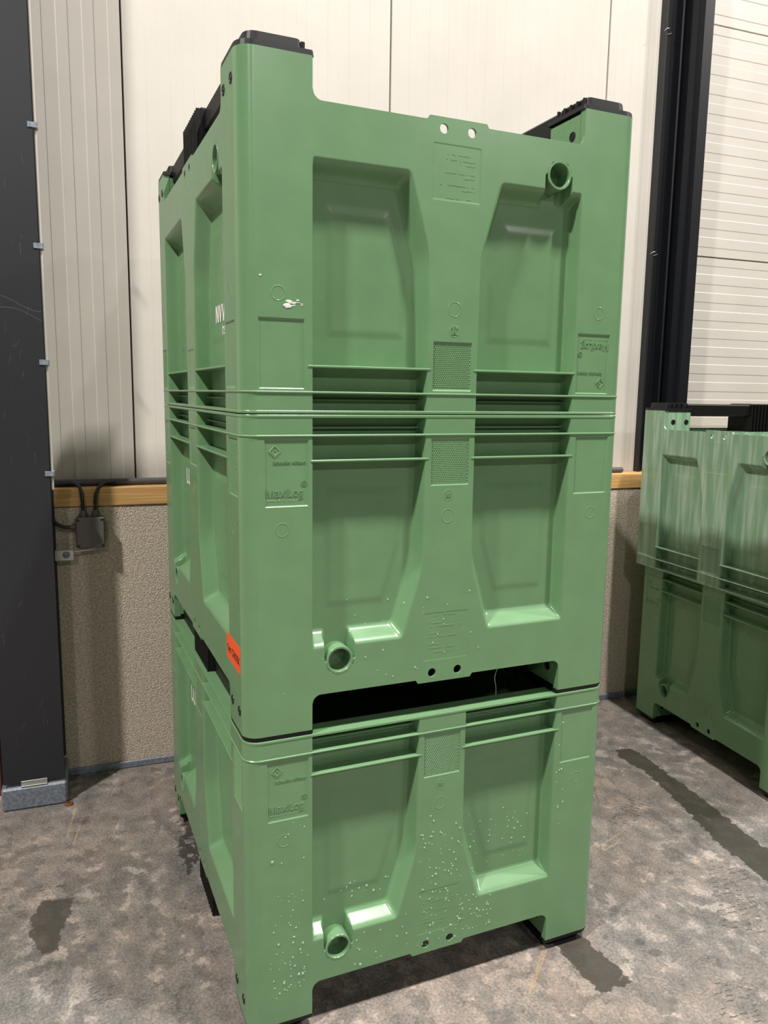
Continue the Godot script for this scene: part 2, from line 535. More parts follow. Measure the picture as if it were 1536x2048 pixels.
# relief of one side wall in its own plane (u right, v up, n out), from v = 0.118 up
func add_face(mb: MB, s: Dictionary, t: Transform3D) -> void:
	var w: float = s.w
	var ex := []
	var ey := []
	for r in s.plates:
		for q in [r[0], r[2]]: ex += [q - 0.0016, q, q + 0.0016]
		for q in [r[1], r[3]]: ey += [q - 0.0016, q, q + 0.0016]
	for q in [s.xo, s.xi, w - s.xo, w - s.xi]:
		for k in range(-6, 7): ex.append(q + k * 0.003)
	for k in 12: ey.append(0.190 + k * 0.0042)
	for k in range(-11, 12): ex.append(s.stub.x + k * 0.004)
	for k in range(-11, 12): ey.append(s.stub.y + k * 0.004)
	var X := lines(R, w - R, 0.0046, ex)
	var Y := lines(0.118, H - 0.004, 0.0046, ey)
	var nx := X.size()
	var ny := Y.size()
	var d := PackedFloat32Array()
	d.resize(nx * ny)
	for j in ny:
		for i in nx:
			d[j * nx + i] = face_depth(s, X[i], Y[j])
	var base := mb.v.size()
	var U := t.basis.x
	var V := t.basis.y
	var N := t.basis.z
	for j in ny:
		for i in nx:
			var k := j * nx + i
			var gx := 0.0
			var gy := 0.0
			var c := 0
			if i > 0: gx += (d[k] - d[k - 1]) / (X[i] - X[i - 1]); c += 1
			if i < nx - 1: gx += (d[k + 1] - d[k]) / (X[i + 1] - X[i]); c += 1
			gx /= c
			c = 0
			if j > 0: gy += (d[k] - d[k - nx]) / (Y[j] - Y[j - 1]); c += 1
			if j < ny - 1: gy += (d[k + nx] - d[k]) / (Y[j + 1] - Y[j]); c += 1
			gy /= c
			mb.vert(t * Vector3(X[i], Y[j], -d[k]), (N + U * gx + V * gy).normalized(), Vector2(X[i], Y[j]))
	for j in ny - 1:
		for i in nx - 1:
			var k := base + j * nx + i
			mb.tri(k, k + 1, k + nx + 1); mb.tri(k, k + nx + 1, k + nx)
	# apron below v = 0.118: feet, lip with fillets, tab with two through holes
	var f: float = s.foot
	var tab0: float = s.mid - 0.072
	var tab1: float = s.mid + 0.072
	var holes := [s.mid - 0.0345, s.mid + 0.0365]
	var patch := func(x0: float, x1: float, bottom: Callable, n: int) -> void:
		for i in n:
			var a := lerpf(x0, x1, float(i) / n)
			var b := lerpf(x0, x1, float(i + 1) / n)
			mb.quad(t * Vector3(a, bottom.call(a), 0), t * Vector3(b, bottom.call(b), 0), t * Vector3(b, 0.118, 0), t * Vector3(a, 0.118, 0))
			mb.quad(t * Vector3(a, bottom.call(a), -0.007), t * Vector3(b, bottom.call(b), -0.007), t * Vector3(b, bottom.call(b), 0), t * Vector3(a, bottom.call(a), 0))
			mb.quad(t * Vector3(b, bottom.call(b), -0.007), t * Vector3(a, bottom.call(a), -0.007), t * Vector3(a, 0.125, -0.007), t * Vector3(b, 0.125, -0.007))
	patch.call(R, f, func(_x): return 0.0, 1)
	patch.call(w - f, w - R, func(_x): return 0.0, 1)
	for q in [[f, 1.0], [w - f, -1.0]]:      # inner edge of each foot
		var p := [t * Vector3(q[0], 0.0, 0), t * Vector3(q[0], 0.0, -0.020), t * Vector3(q[0], 0.118, -0.020), t * Vector3(q[0], 0.118, 0)]
		if q[1] > 0: mb.quad(p[0], p[1], p[2], p[3])
		else: mb.quad(p[3], p[2], p[1], p[0])
	var lip := func(x: float) -> float:
		var dx: float = minf(x - f, w - f - x)
		var r := 0.022
		return 0.083 - r + sqrt(maxf(r * r - (r - dx) * (r - dx), 0.0)) if dx < r else 0.083
	patch.call(f, f + 0.022, lip, 8)
	patch.call(f + 0.022, tab0 - 0.006, lip, 2)
	patch.call(tab1 + 0.006, w - f - 0.022, lip, 2)
	patch.call(w - f - 0.022, w - f, lip, 8)
	patch.call(tab0 - 0.006, tab0, func(x): return lerpf(0.083, 0.074, (x - tab0 + 0.006) / 0.006), 2)
	patch.call(tab1, tab1 + 0.006, func(x): return lerpf(0.074, 0.083, (x - tab1) / 0.006), 2)
	var yb := 0.074
	var hs := 0.018
	var xs := [tab0, holes[0] - hs, holes[0] + hs, holes[1] - hs, holes[1] + hs, tab1]
	for k in [0, 2, 4]:
		patch.call(xs[k], xs[k + 1], func(_x): return yb, 1)
	for hx in holes:
		var hy := 0.098
		for side in [0.0, -0.007]:
			var q := []
			for i in 25:
				var an := TAU * i / 24.0
				var e := Vector2(cos(an), sin(an))
				var far := hs / maxf(absf(e.x), absf(e.y))
				var o := Vector2(hx, hy) + e * far
				o.y = clampf(o.y, yb, 0.118)
				if absf(e.y) > 0.70: o.y = yb if e.y < 0 else 0.118
				q.append([Vector2(hx, hy) + e * 0.0108, o])
			for i in 24:
				var a := Vector3(q[i][0].x, q[i][0].y, side); var b := Vector3(q[i][1].x, q[i][1].y, side)
				var c := Vector3(q[i + 1][1].x, q[i + 1][1].y, side); var e2 := Vector3(q[i + 1][0].x, q[i + 1][0].y, side)
				if side == 0.0: mb.quad(t * a, t * b, t * c, t * e2)
				else: mb.quad(t * e2, t * c, t * b, t * a)
		var hole := Transform3D(t.basis * Basis(Vector3.RIGHT, PI / 2), t * Vector3(hx, hy, 0))
		mb.lathe([Vector2(0.0108, 0.0), Vector2(0.0108, -0.007)], hole, 24)
		mb.quad(t * Vector3(hx - hs, yb, -0.007), t * Vector3(hx + hs, yb, -0.007), t * Vector3(hx + hs, yb, 0), t * Vector3(hx - hs, yb, 0))

func frames() -> Array:
	# short front, long left, short back, long right; origin at the lower left corner seen from outside
	return [
		[W, Transform3D(Basis(Vector3(1, 0, 0), Vector3.UP, Vector3(0, 0, 1)), Vector3(-W / 2, PAD, L / 2))],
		[L, Transform3D(Basis(Vector3(0, 0, 1), Vector3.UP, Vector3(-1, 0, 0)), Vector3(-W / 2, PAD, -L / 2))],
		[W, Transform3D(Basis(Vector3(-1, 0, 0), Vector3.UP, Vector3(0, 0, -1)), Vector3(W / 2, PAD, -L / 2))],
		[L, Transform3D(Basis(Vector3(0, 0, -1), Vector3.UP, Vector3(1, 0, 0)), Vector3(W / 2, PAD, L / 2))]]

func text_part(called: String, text: String, height: float, depth: float, mat: Material, parent: Node, t: Transform3D, bold := false, serif := false) -> MeshInstance3D:
	var f := SystemFont.new()
	f.font_names = PackedStringArray(["Droid Serif" if serif else "Droid Sans"])
	if bold: f.font_weight = 700
	var m := TextMesh.new()
	m.font = f
	m.text = text
	m.font_size = 32
	m.pixel_size = height / 23.0
	m.depth = depth
	m.curve_step = 2.0
	var o := put(called, m, mat, parent)
	o.transform = t
	return o

func at_face(t: Transform3D, x: float, y: float, out := 0.0) -> Transform3D:
	return Transform3D(t.basis, t * Vector3(x, y, out))

func make_crate() -> Node3D:
	var root := Node3D.new()
	root.name = "bulk_crate"
	var mb := MB.new()
	var fr := frames()
	var specs := {W: face_spec(W), L: face_spec(L)}
	var meshes := {}
	for w in [W, L]:
		var one := MB.new()
		add_face(one, specs[w], Transform3D.IDENTITY)
		meshes[w] = one.mesh()
	for f in fr:
		var o := put("side_wall", meshes[f[0]], M.green, root)
		o.transform = f[1]
	# frame: rounded corners, foot blocks, inner walls
	for c in [[-1, 1], [-1, -1], [1, -1], [1, 1]]:
		var cx: float = c[0] * (W / 2 - R)
		var cz: float = c[1] * (L / 2 - R)
		var base := mb.v.size()
		for i in 11:
			var an := PI / 2 * i / 10.0
			var e := Vector3(c[0] * cos(an), 0, c[1] * sin(an))
			mb.vert(Vector3(cx, PAD, cz) + e * R, e); mb.vert(Vector3(cx, PAD + H - 0.004, cz) + e * R, e)
		for i in 10:
			var p := base + i * 2
			if c[0] * c[1] > 0:
				mb.tri(p, p + 1, p + 3); mb.tri(p, p + 3, p + 2)
			else:
				mb.tri(p + 2, p + 3, p + 1); mb.tri(p + 2, p + 1, p)
		var x0: float = c[0] * (W / 2 - 0.012)
		var x1: float = c[0] * (W / 2 - FW)
		var z0: float = c[1] * (L / 2 - 0.012)
		var z1: float = c[1] * (L / 2 - FL)
		mb.box(Vector3(minf(x0, x1), PAD + 0.001, minf(z0, z1)), Vector3(maxf(x0, x1), PAD + 0.125, maxf(z0, z1)), 0.007)
	for q in [[W, 1, 0], [W, -1, 0], [L, 1, 1], [L, -1, 1]]:
		var half: float = (L if q[2] == 0 else W) / 2.0
		var a := half - 0.052
		var b := half - 0.045
		var e: float = (W if q[2] == 0 else L) / 2.0 - 0.045
		var lo := Vector3(-e, PAD + 0.12, a) if q[2] == 0 else Vector3(a, PAD + 0.12, -e)
		var hi := Vector3(e, PAD + H - 0.004, b) if q[2] == 0 else Vector3(b, PAD + H - 0.004, e)
		if q[1] < 0:
			var t0 := lo
			if q[2] == 0:
				lo = Vector3(lo.x, lo.y, -hi.z); hi = Vector3(hi.x, hi.y, -t0.z)
			else:
				lo = Vector3(-hi.x, lo.y, lo.z); hi = Vector3(-t0.x, hi.y, hi.z)
		mb.box(lo, hi)
	put("frame", mb.mesh(), M.green, root)
	# base slab with a rib grid underneath
	mb = MB.new()
	mb.box(Vector3(-W / 2 + 0.013, PAD + 0.118, -L / 2 + 0.013), Vector3(W / 2 - 0.013, PAD + 0.132, L / 2 - 0.013))
	for k in range(-4, 5):
		mb.box(Vector3(k * 0.10 - 0.003, PAD + 0.094, -L / 2 + 0.012), Vector3(k * 0.10 + 0.003, PAD + 0.119, L / 2 - 0.012))
	for k in range(-5, 6):
		mb.box(Vector3(-W / 2 + 0.012, PAD + 0.096, k * 0.105 - 0.003), Vector3(W / 2 - 0.012, PAD + 0.119, k * 0.105 + 0.003))
	put("base", mb.mesh(), M.green, root)
	# rim and the rib that runs all the way round
	mb = MB.new()
	mb.ring(W + 0.002, L + 0.002, R + 0.001, [Vector2(0.001, PAD + H), Vector2(0.0, PAD + H - 0.0015), Vector2(0.0, PAD + H - 0.0055), Vector2(0.001, PAD + H - 0.007), Vector2(0.055, PAD + H - 0.007), Vector2(0.055, PAD + H)])
	put("rim", mb.mesh(), M.green, root)
	mb = MB.new()
	mb.ring(W + 0.004, L + 0.004, R + 0.002, [Vector2(0.0015, PAD + 0.6825), Vector2(0.0, PAD + 0.681), Vector2(0.0, PAD + 0.679), Vector2(0.0015, PAD + 0.6775), Vector2(0.045, PAD + 0.6775), Vector2(0.045, PAD + 0.6825)])
	put("rib", mb.mesh(), M.green, root)
	for f in fr:
		var s: Dictionary = specs[f[0]]
		var t: Transform3D = f[1]
		for side in 2:
			var a: float = s.xo - 0.004 if side == 0 else f[0] - s.xi - 0.008
			var b: float = s.xi + 0.008 if side == 0 else f[0] - s.xo + 0.010
			var r := MB.new()
			r.box(Vector3(a, 0.6215, -0.043), Vector3(b, 0.6265, 0.0012), 0.0012, t)
			put("rib", r.mesh(), M.green, root)
			r = MB.new()
			r.box(Vector3(a + 0.006, 0.694, -0.043), Vector3(b - 0.006, 0.698, -0.028), 0.001, t)
			put("ledge", r.mesh(), M.green, root)
		# drain socket
		var st := MB.new()
		var ax := Transform3D(t.basis * Basis(Vector3.RIGHT, PI / 2), t * Vector3(s.stub.x, s.stub.y, 0))
		st.lathe([Vector2(0.0345, -0.05), Vector2(0.0335, -0.001), Vector2(0.0325, 0.0005), Vector2(0.0282, 0.0005), Vector2(0.0272, -0.001), Vector2(0.0262, -0.046), Vector2(0.0, -0.046)], ax, 40)
		put("drain_socket", st.mesh(), M.green, root)
		# bolts through the feet of the long sides
		if f[0] == L:
			for x in [0.050, 0.122, L - 0.122, L - 0.050]:
				put("bolt", bolt_mesh(), M.bolt, root).transform = Transform3D(t.basis * Basis(Vector3.RIGHT, PI / 2), t * Vector3(x, 0.051, 0.0))
				put("bolt", bolt_mesh(), M.bolt, root).transform = Transform3D(t.basis * Basis(Vector3.RIGHT, -PI / 2), t * Vector3(x, 0.051, -FW))
		# grip patch of small studs
		var g: Array = s.plates[2]
		var gm := MB.new()
		var nx := int((g[2] - g[0] - 0.006) / 0.0050)
		var ny := int((g[3] - g[1] - 0.006) / 0.0044)
		for j in ny:
			for i in nx:
				var c := Vector3(g[0] + 0.0045 + (i + (0.5 if j % 2 else 0.0)) * 0.0050, g[1] + 0.005 + j * 0.0044, -g[4])
				var p := [t * (c + Vector3(-0.0018, -0.0016, 0)), t * (c + Vector3(0.0018, -0.0016, 0)), t * (c + Vector3(0.0018, 0.0016, 0)), t * (c + Vector3(-0.0018, 0.0016, 0))]
				var apex: Vector3 = t * (c + Vector3(0, 0, 0.0019))
				for k in 4: gm.tri3(p[k], p[(k + 1) % 4], apex)
		var gp := put("grip_patch", gm.mesh(), M.green, root)
		gp.set_meta("kind", "stuff")
		# moulded rings of the date dials
		for q in ([[0.089, 0.474, 0.015], [0.917, 0.475, 0.015], [0.498, 0.486, 0.0165], [0.498, 0.536, 0.0125]] if f[0] == W else [[0.09, 0.47, 0.015], [L - 0.085, 0.47, 0.015], [0.6, 0.50, 0.0165]]):
			var rings := MB.new()
			rings.lathe([Vector2(q[2] + 0.0014, 0.0), Vector2(q[2] + 0.0006, 0.0004), Vector2(q[2] - 0.0006, 0.0004), Vector2(q[2] - 0.0012, 0.0)], Transform3D(t.basis * Basis(Vector3.RIGHT, PI / 2), t * Vector3(q[0], q[1], 0)), 32)
			put("date_dial", rings.mesh(), M.green, root)
	# lettering in the plates of the short sides
	for f in [fr[0], fr[2]]:
		var t: Transform3D = f[1]
		var lm := MB.new()
		var dq := func(cx: float, cy: float, a: float, b: float, open: int) -> void:
			var p := [Vector2(cx - a, cy), Vector2(cx, cy + b), Vector2(cx + a, cy), Vector2(cx, cy - b)]
			for k in 4:
				if k == open: continue
				var e0: Vector2 = p[k]
				var e1: Vector2 = p[(k + 1) % 4]
				lm.tube([t * Vector3(e0.x, e0.y, -0.0020), t * Vector3(e1.x, e1.y, -0.0020)], 0.0010, 6)
		dq.call(0.073, 0.646, 0.0125, 0.0125, -1)
		dq.call(0.073, 0.6435, 0.0065, 0.0060, 0)
		put("logo", lm.mesh(), M.green, root)
		text_part("lettering", "Schoeller Allibert", 0.0070, 0.0014, M.green, root, at_face(t, 0.106, 0.622, -0.0018))
		text_part("lettering", "MaxiLog", 0.0165, 0.0014, M.green, root, at_face(t, 0.095, 0.555, -0.0018))
		text_part("lettering", "®", 0.0120, 0.0014, M.green, root, at_face(t, 0.1385, 0.575, -0.0018))
		# worn data lines, too small to read
		var rng := RandomNumberGenerator.new()
		rng.seed = 19
		var dl := MB.new()
		for row in [[0.052, 0.537, 0.080, 0.0028], [0.462, 0.241, 0.070, 0.003], [0.452, 0.222, 0.034, 0.003], [0.452, 0.213, 0.088, 0.003], [0.452, 0.196, 0.030, 0.003], [0.452, 0.187, 0.082, 0.003], [0.452, 0.168, 0.030, 0.003], [0.452, 0.159, 0.076, 0.003], [0.466, 0.148, 0.060, 0.003]]:
			var x: float = row[0] + 0.004
			while x < row[0] + row[2]:
				var wd := rng.randf_range(0.0012, 0.0040)
				if rng.randf() < 0.8:
					var z0 := -0.0022 if row[1] > 0.5 else -0.0005
					dl.box(Vector3(x, row[1] + rng.randf_range(0, 0.001), z0 - 0.0005), Vector3(x + wd, row[1] + row[3] + rng.randf_range(-0.001, 0.001), z0 + 0.0005), 0.0003, t)
				x += wd + 0.0015
		put("data_lines", dl.mesh(), M.green, root)
	# black runners under both long sides: foot plates, bosses, middle foot, bar
	for sx in [-1.0, 1.0]:
		var rm := MB.new()
		var X := func(d: float) -> float: return sx * (W / 2 - d)      # d from the outside
		var slab := func(d0: float, d1: float, y0: float, y1: float, z0: float, z1: float, bev: float) -> void:
			var a: float = X.call(d0)
			var b: float = X.call(d1)
			rm.box(Vector3(minf(a, b), y0, z0), Vector3(maxf(a, b), y1, z1), bev)
		for sz in [-1.0, 1.0]:
			rm.prism(pad_outline(sx, sz, 0.000, FW + 0.004, 0.000, FL + 0.004, R, 0.006), 0.024, PAD, 0.002)
			rm.prism(pad_outline(sx, sz, 0.018, FW - 0.014, 0.016, FL - 0.012, 0.028, 0.014), 0.0, 0.026, 0.005)
			for k in 5:
				var z: float = sz * (L / 2 - 0.026 - k * 0.026)
				slab.call(FW - 0.018, FW - 0.009, 0.002, 0.026, z - 0.003, z + 0.003, 0.001)
		slab.call(0.030, FW - 0.012, 0.004, 0.060, -L / 2 + 0.12, L / 2 - 0.12, 0.006)
		# middle foot with upright ribs
		slab.call(0.018, FW - 0.010, 0.0, 0.118 + PAD, -0.105, 0.105, 0.004)
		for k in 11:
			var z := -0.10 + k * 0.02
			slab.call(0.009, FW - 0.002, 0.003, 0.118 + PAD, z - 0.0035, z + 0.0035, 0.001)
		put("runner", rm.mesh(), M.black, root)
	return root

# plan of a foot pad: distances from the outer faces, outer corner rounded by r, the others by q
func pad_outline(sx: float, sz: float, x0: float, x1: float, z0: float, z1: float, r: float, q: float) -> PackedVector2Array:
	var out := PackedVector2Array()
	for c in [[x0, z0, r, 1, 1], [x1, z0, q, -1, 1], [x1, z1, q, -1, -1], [x0, z1, q, 1, -1]]:
		for i in 7:
			var an := PI / 2 * i / 6.0
			var flip: bool = c[3] * c[4] < 0
			if flip: an = PI / 2 - an
			var e := Vector2(1.0 - cos(an), 1.0 - sin(an))
			out.append(Vector2(sx * (W / 2 - c[0] - c[3] * c[2] * e.x), sz * (L / 2 - c[1] - c[4] * c[2] * e.y)))
	return out

var _bolt: ArrayMesh
func bolt_mesh() -> ArrayMesh:
	if _bolt == null:
		var b := MB.new()
		b.lathe([Vector2(0.0118, 0.0), Vector2(0.0112, 0.0016), Vector2(0.0090, 0.0016), Vector2(0.0084, 0.0004), Vector2(0.0050, 0.0004), Vector2(0.0044, 0.0014), Vector2(0.0, 0.0014)], Transform3D.IDENTITY, 20)
		_bolt = b.mesh()
	return _bolt

func droplets(spots: Array, seed: int, parent: Node) -> void:
	# spots: x0, y0, x1, y1, count on the short front face, in metres from its lower left corner
	var rng := RandomNumberGenerator.new()
	rng.seed = seed
	var mb := MB.new()
	var t: Transform3D = frames()[0][1]
	var s := face_spec(W)
	for q in spots:
		for k in int(q[4]):
			var x := rng.randf_range(q[0], q[2])
			var y := rng.randf_range(q[1], q[3])
			var r := rng.randf_range(0.0011, 0.0027) * (1.25 if rng.randf() < 0.15 else 0.9)
			var d := face_depth(s, x, y)
			var ax := Transform3D(t.basis * Basis(Vector3.RIGHT, PI / 2) * Basis.from_scale(Vector3(1, 1, 1.25)), t * Vector3(x, y, -d - 0.0002))
			mb.lathe([Vector2(r, 0), Vector2(r * 0.88, r * 0.40), Vector2(r * 0.55, r * 0.64), Vector2(0, r * 0.72), ], ax, 9)
	var o := put("water_droplets", mb.mesh(), M.water, parent)
	o.set_meta("kind", "stuff")
	o.set_meta("label", "small clear water droplets on the green plastic")

func place(proto: Node3D, label: String, group: String, t: Transform3D) -> Node3D:
	var c: Node3D = proto.duplicate()
	c.name = "bulk_crate"
	add_child(c, true)
	c.transform = t
	tag(c, label, "crate", group)
	return c

func crates() -> void:
	var proto := make_crate()
	var flip := Basis(Vector3.BACK, PI)
	var G := "green bulk crates stacked by the wall"
	var bottom := place(proto, "green plastic bulk crate beaded with water, lowest of the stack of three", G, Transform3D(Basis.IDENTITY, Vector3(0.5, 0, -0.6)))
	var middle := place(proto, "green plastic bulk crate with an orange sticker, in the middle of its stack", G, Transform3D(Basis.IDENTITY, Vector3(0.5, 0.737, -0.6)))
	var top := place(proto, "upside-down green bulk crate with torn white label, topmost of the stack of three", G, Transform3D(flip, Vector3(0.5, 1.500 + 0.761, -0.6)))
	var a := deg_to_rad(6.5)
	var low := place(proto, "shaded green bulk crate standing on the floor under a glossy upside-down one", G, rs(2.23, -1.25, a, 0.0, Basis.IDENTITY))
	var up := place(proto, "glossy upside-down green bulk crate with painted-in pale sheen, upper one of the stack of two", G, rs(2.19, -1.27, deg_to_rad(4.0), 0.763 + 0.761, flip))
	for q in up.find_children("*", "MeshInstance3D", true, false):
		if q.material_override == M.green: q.material_override = M.green_lit  # swaps in the lightened green with its painted sheen
	var F: Transform3D = frames()[0][1]
	var LF: Transform3D = frames()[1][1]
	var RF: Transform3D = frames()[3][1]
	for c in [bottom, middle]:
		text_part("stamp", "M", 0.0125, 0.0012, M.green, c, at_face(F, 0.498, 0.536, 0.0004), true)
	text_part("stamp", "K", 0.0150, 0.0014, M.green, top, Transform3D(F.basis * Basis(Vector3.BACK, PI), F * Vector3(0.498, 0.536, 0.0006)), true, true)
	# orange sticker on the long side of the middle crate
	var st := MB.new()
	st.box(Vector3(L - 0.178, 0.141, 0.0), Vector3(L - 0.0365, 0.203, 0.0006), 0.0, LF)
	var sk := put("sticker", st.mesh(), M.orange, middle)
	sk.set_meta("label", "orange paper sticker with black handwriting")
	text_part("handwriting", "1er CHOIX", 0.0185, 0.0004, M.ink, sk, at_face(LF, L - 0.107, 0.168, 0.0008), true)
	# white screen print on the recessed long-side panels
	for q in [[top, RF, 0.350, 0.488, 0.042, "NVVLJ", 0.0, 0.04], [top, RF, 0.335, 0.528, 0.026, "rs", 0.0, 0.04], [middle, LF, 0.310, 0.500, 0.050, "LUG", 0.0, 0.04], [middle, LF, 0.325, 0.550, 0.024, "A", 0.0, 0.04], [bottom, LF, 0.300, 0.490, 0.050, "LUG", 0.0, 0.04]]:
		var t: Transform3D = q[1]
		var tt := Transform3D(t.basis, t * Vector3(q[2], q[3], -q[7] + 0.0031))
		if q[0] == top: tt.basis = tt.basis * Basis(Vector3.BACK, PI)
		text_part("print", q[5], q[4], 0.0006, M.white_print, q[0], tt, true).set_meta("label", "white printed letters")
	# remnant of a torn label on the uppermost crate
	var rm := MB.new()
	var rng := RandomNumberGenerator.new()
	rng.seed = 4
	var blob := func(cx: float, cy: float, rx: float, ry: float, seg: int, h: float) -> void:
		var ring := []
		for i in seg:
			var an := TAU * i / seg
			var k := rng.randf_range(0.65, 1.15)
			ring.append(Vector2(cx + cos(an) * rx * k, cy + sin(an) * ry * k))
		for i in seg:
			var p: Vector2 = ring[i]
			var r: Vector2 = ring[(i + 1) % seg]
			rm.tri3(F * Vector3(p.x, p.y, h), F * Vector3(r.x, r.y, h), F * Vector3(cx, cy, h + 0.0004))
			rm.quad(F * Vector3(p.x, p.y, 0), F * Vector3(r.x, r.y, 0), F * Vector3(r.x, r.y, h), F * Vector3(p.x, p.y, h))
	# the crate is upside down: picture right is local left
	blob.call(1.0 - 0.103, 0.500, 0.0095, 0.0055, 11, 0.0008)
	blob.call(1.0 - 0.107, 0.491, 0.008, 0.004, 9, 0.0006)
	for k in 9:
		blob.call(1.0 - 0.112 - rng.randf_range(0.0, 0.022), 0.486 + rng.randf_range(0.0, 0.014), rng.randf_range(0.0015, 0.006), rng.randf_range(0.0006, 0.0018), 7, 0.0004)
	blob.call(1.0 - 0.044, 0.441, 0.003, 0.0022, 8, 0.0006)
	put("torn_label", rm.mesh(), M.white_print, top).set_meta("label", "torn white paper label remnant")
	droplets([[0.19, 0.10, 0.30, 0.33, 0], [0.060, 0.06, 0.140, 0.34, 40], [0.05, 0.08, 0.15, 0.17, 20], [0.44, 0.09, 0.565, 0.46, 100], [0.56, 0.10, 0.66, 0.21, 44], [0.60, 0.24, 0.80, 0.42, 44], [0.20, 0.255, 0.38, 0.30, 16], [0.26, 0.09, 0.42, 0.20, 16], [0.85, 0.30, 0.88, 0.66, 12], [0.05, 0.40, 0.15, 0.52, 8]], 3, bottom)
	droplets([[0.24, 0.10, 0.44, 0.30, 16], [0.17, 0.13, 0.20, 0.20, 6], [0.43, 0.10, 0.6, 0.32, 12], [0.06, 0.02, 0.14, 0.10, 1]], 9, middle)
	# loose strand hanging in the gap between the lower two crates
	var sp := MB.new()
	var pts := []
	for i in 26:
		var k := i / 25.0
		pts.append(Vector3(0.700 + 0.012 * sin(k * 9.0) * (1.0 - k) + 0.02 * k, 0.862 - 0.14 * k, -0.10 + 0.01 * sin(k * 5.0)))
	sp.tube(pts, 0.0012, 6)
	var strand := put("plastic_strand", sp.mesh(), M.white_print, self)
	tag(strand, "thin curly grey strand hanging in the dark gap between two stacked crates", "strand")
	proto.free()

func rs(x: float, z: float, a: float, y: float, extra: Basis) -> Transform3D:
	var u := Vector3(-sin(a), 0, cos(a))
	var n := Vector3(-cos(a), 0, -sin(a))
	var c := Vector3(x, y, z) + u * 0.5 - n * 0.6
	return Transform3D(Basis(u, Vector3.UP, n) * extra, c)

# ------------------------------------------------------------------ the building
func ribbed_panel(length: float, height: float) -> ArrayMesh:
	# profile along x (width "length"), extruded in y; shallow ribs every 9 cm; front at z = 0, 6 cm thick
	var mb := MB.new()
	var prof := [Vector2(0.002, -0.012), Vector2(0.004, 0.0)]
	var x := 0.0
	var n := int(round(length / 0.0903))
	var p := length / n
	for k in n:
		x = k * p
		if k > 0: prof.append(Vector2(x - 0.002, 0.0))
		if k > 0: prof.append(Vector2(x + 0.0, 0.0))
		prof.append(Vector2(x + p * 0.5 - 0.003, 0.0))
		prof.append(Vector2(x + p * 0.5 + 0.001, -0.0014))
		prof.append(Vector2(x + p - 0.006, -0.0014))
		if k < n - 1: prof.append(Vector2(x + p - 0.003, 0.0))
	prof.append(Vector2(length - 0.004, -0.0014))
	prof.append(Vector2(length - 0.002, -0.012))
	for k in prof.size() - 1:
		var a: Vector2 = prof[k]
		var b: Vector2 = prof[k + 1]
		if a.distance_to(b) < 1e-5: continue
		mb.quad(Vector3(a.x, 0, a.y), Vector3(b.x, 0, b.y), Vector3(b.x, height, b.y), Vector3(a.x, height, a.y))
	mb.box(Vector3(0.002, 0.0, -0.06), Vector3(length - 0.002, height, -0.0125))
	return mb.mesh()

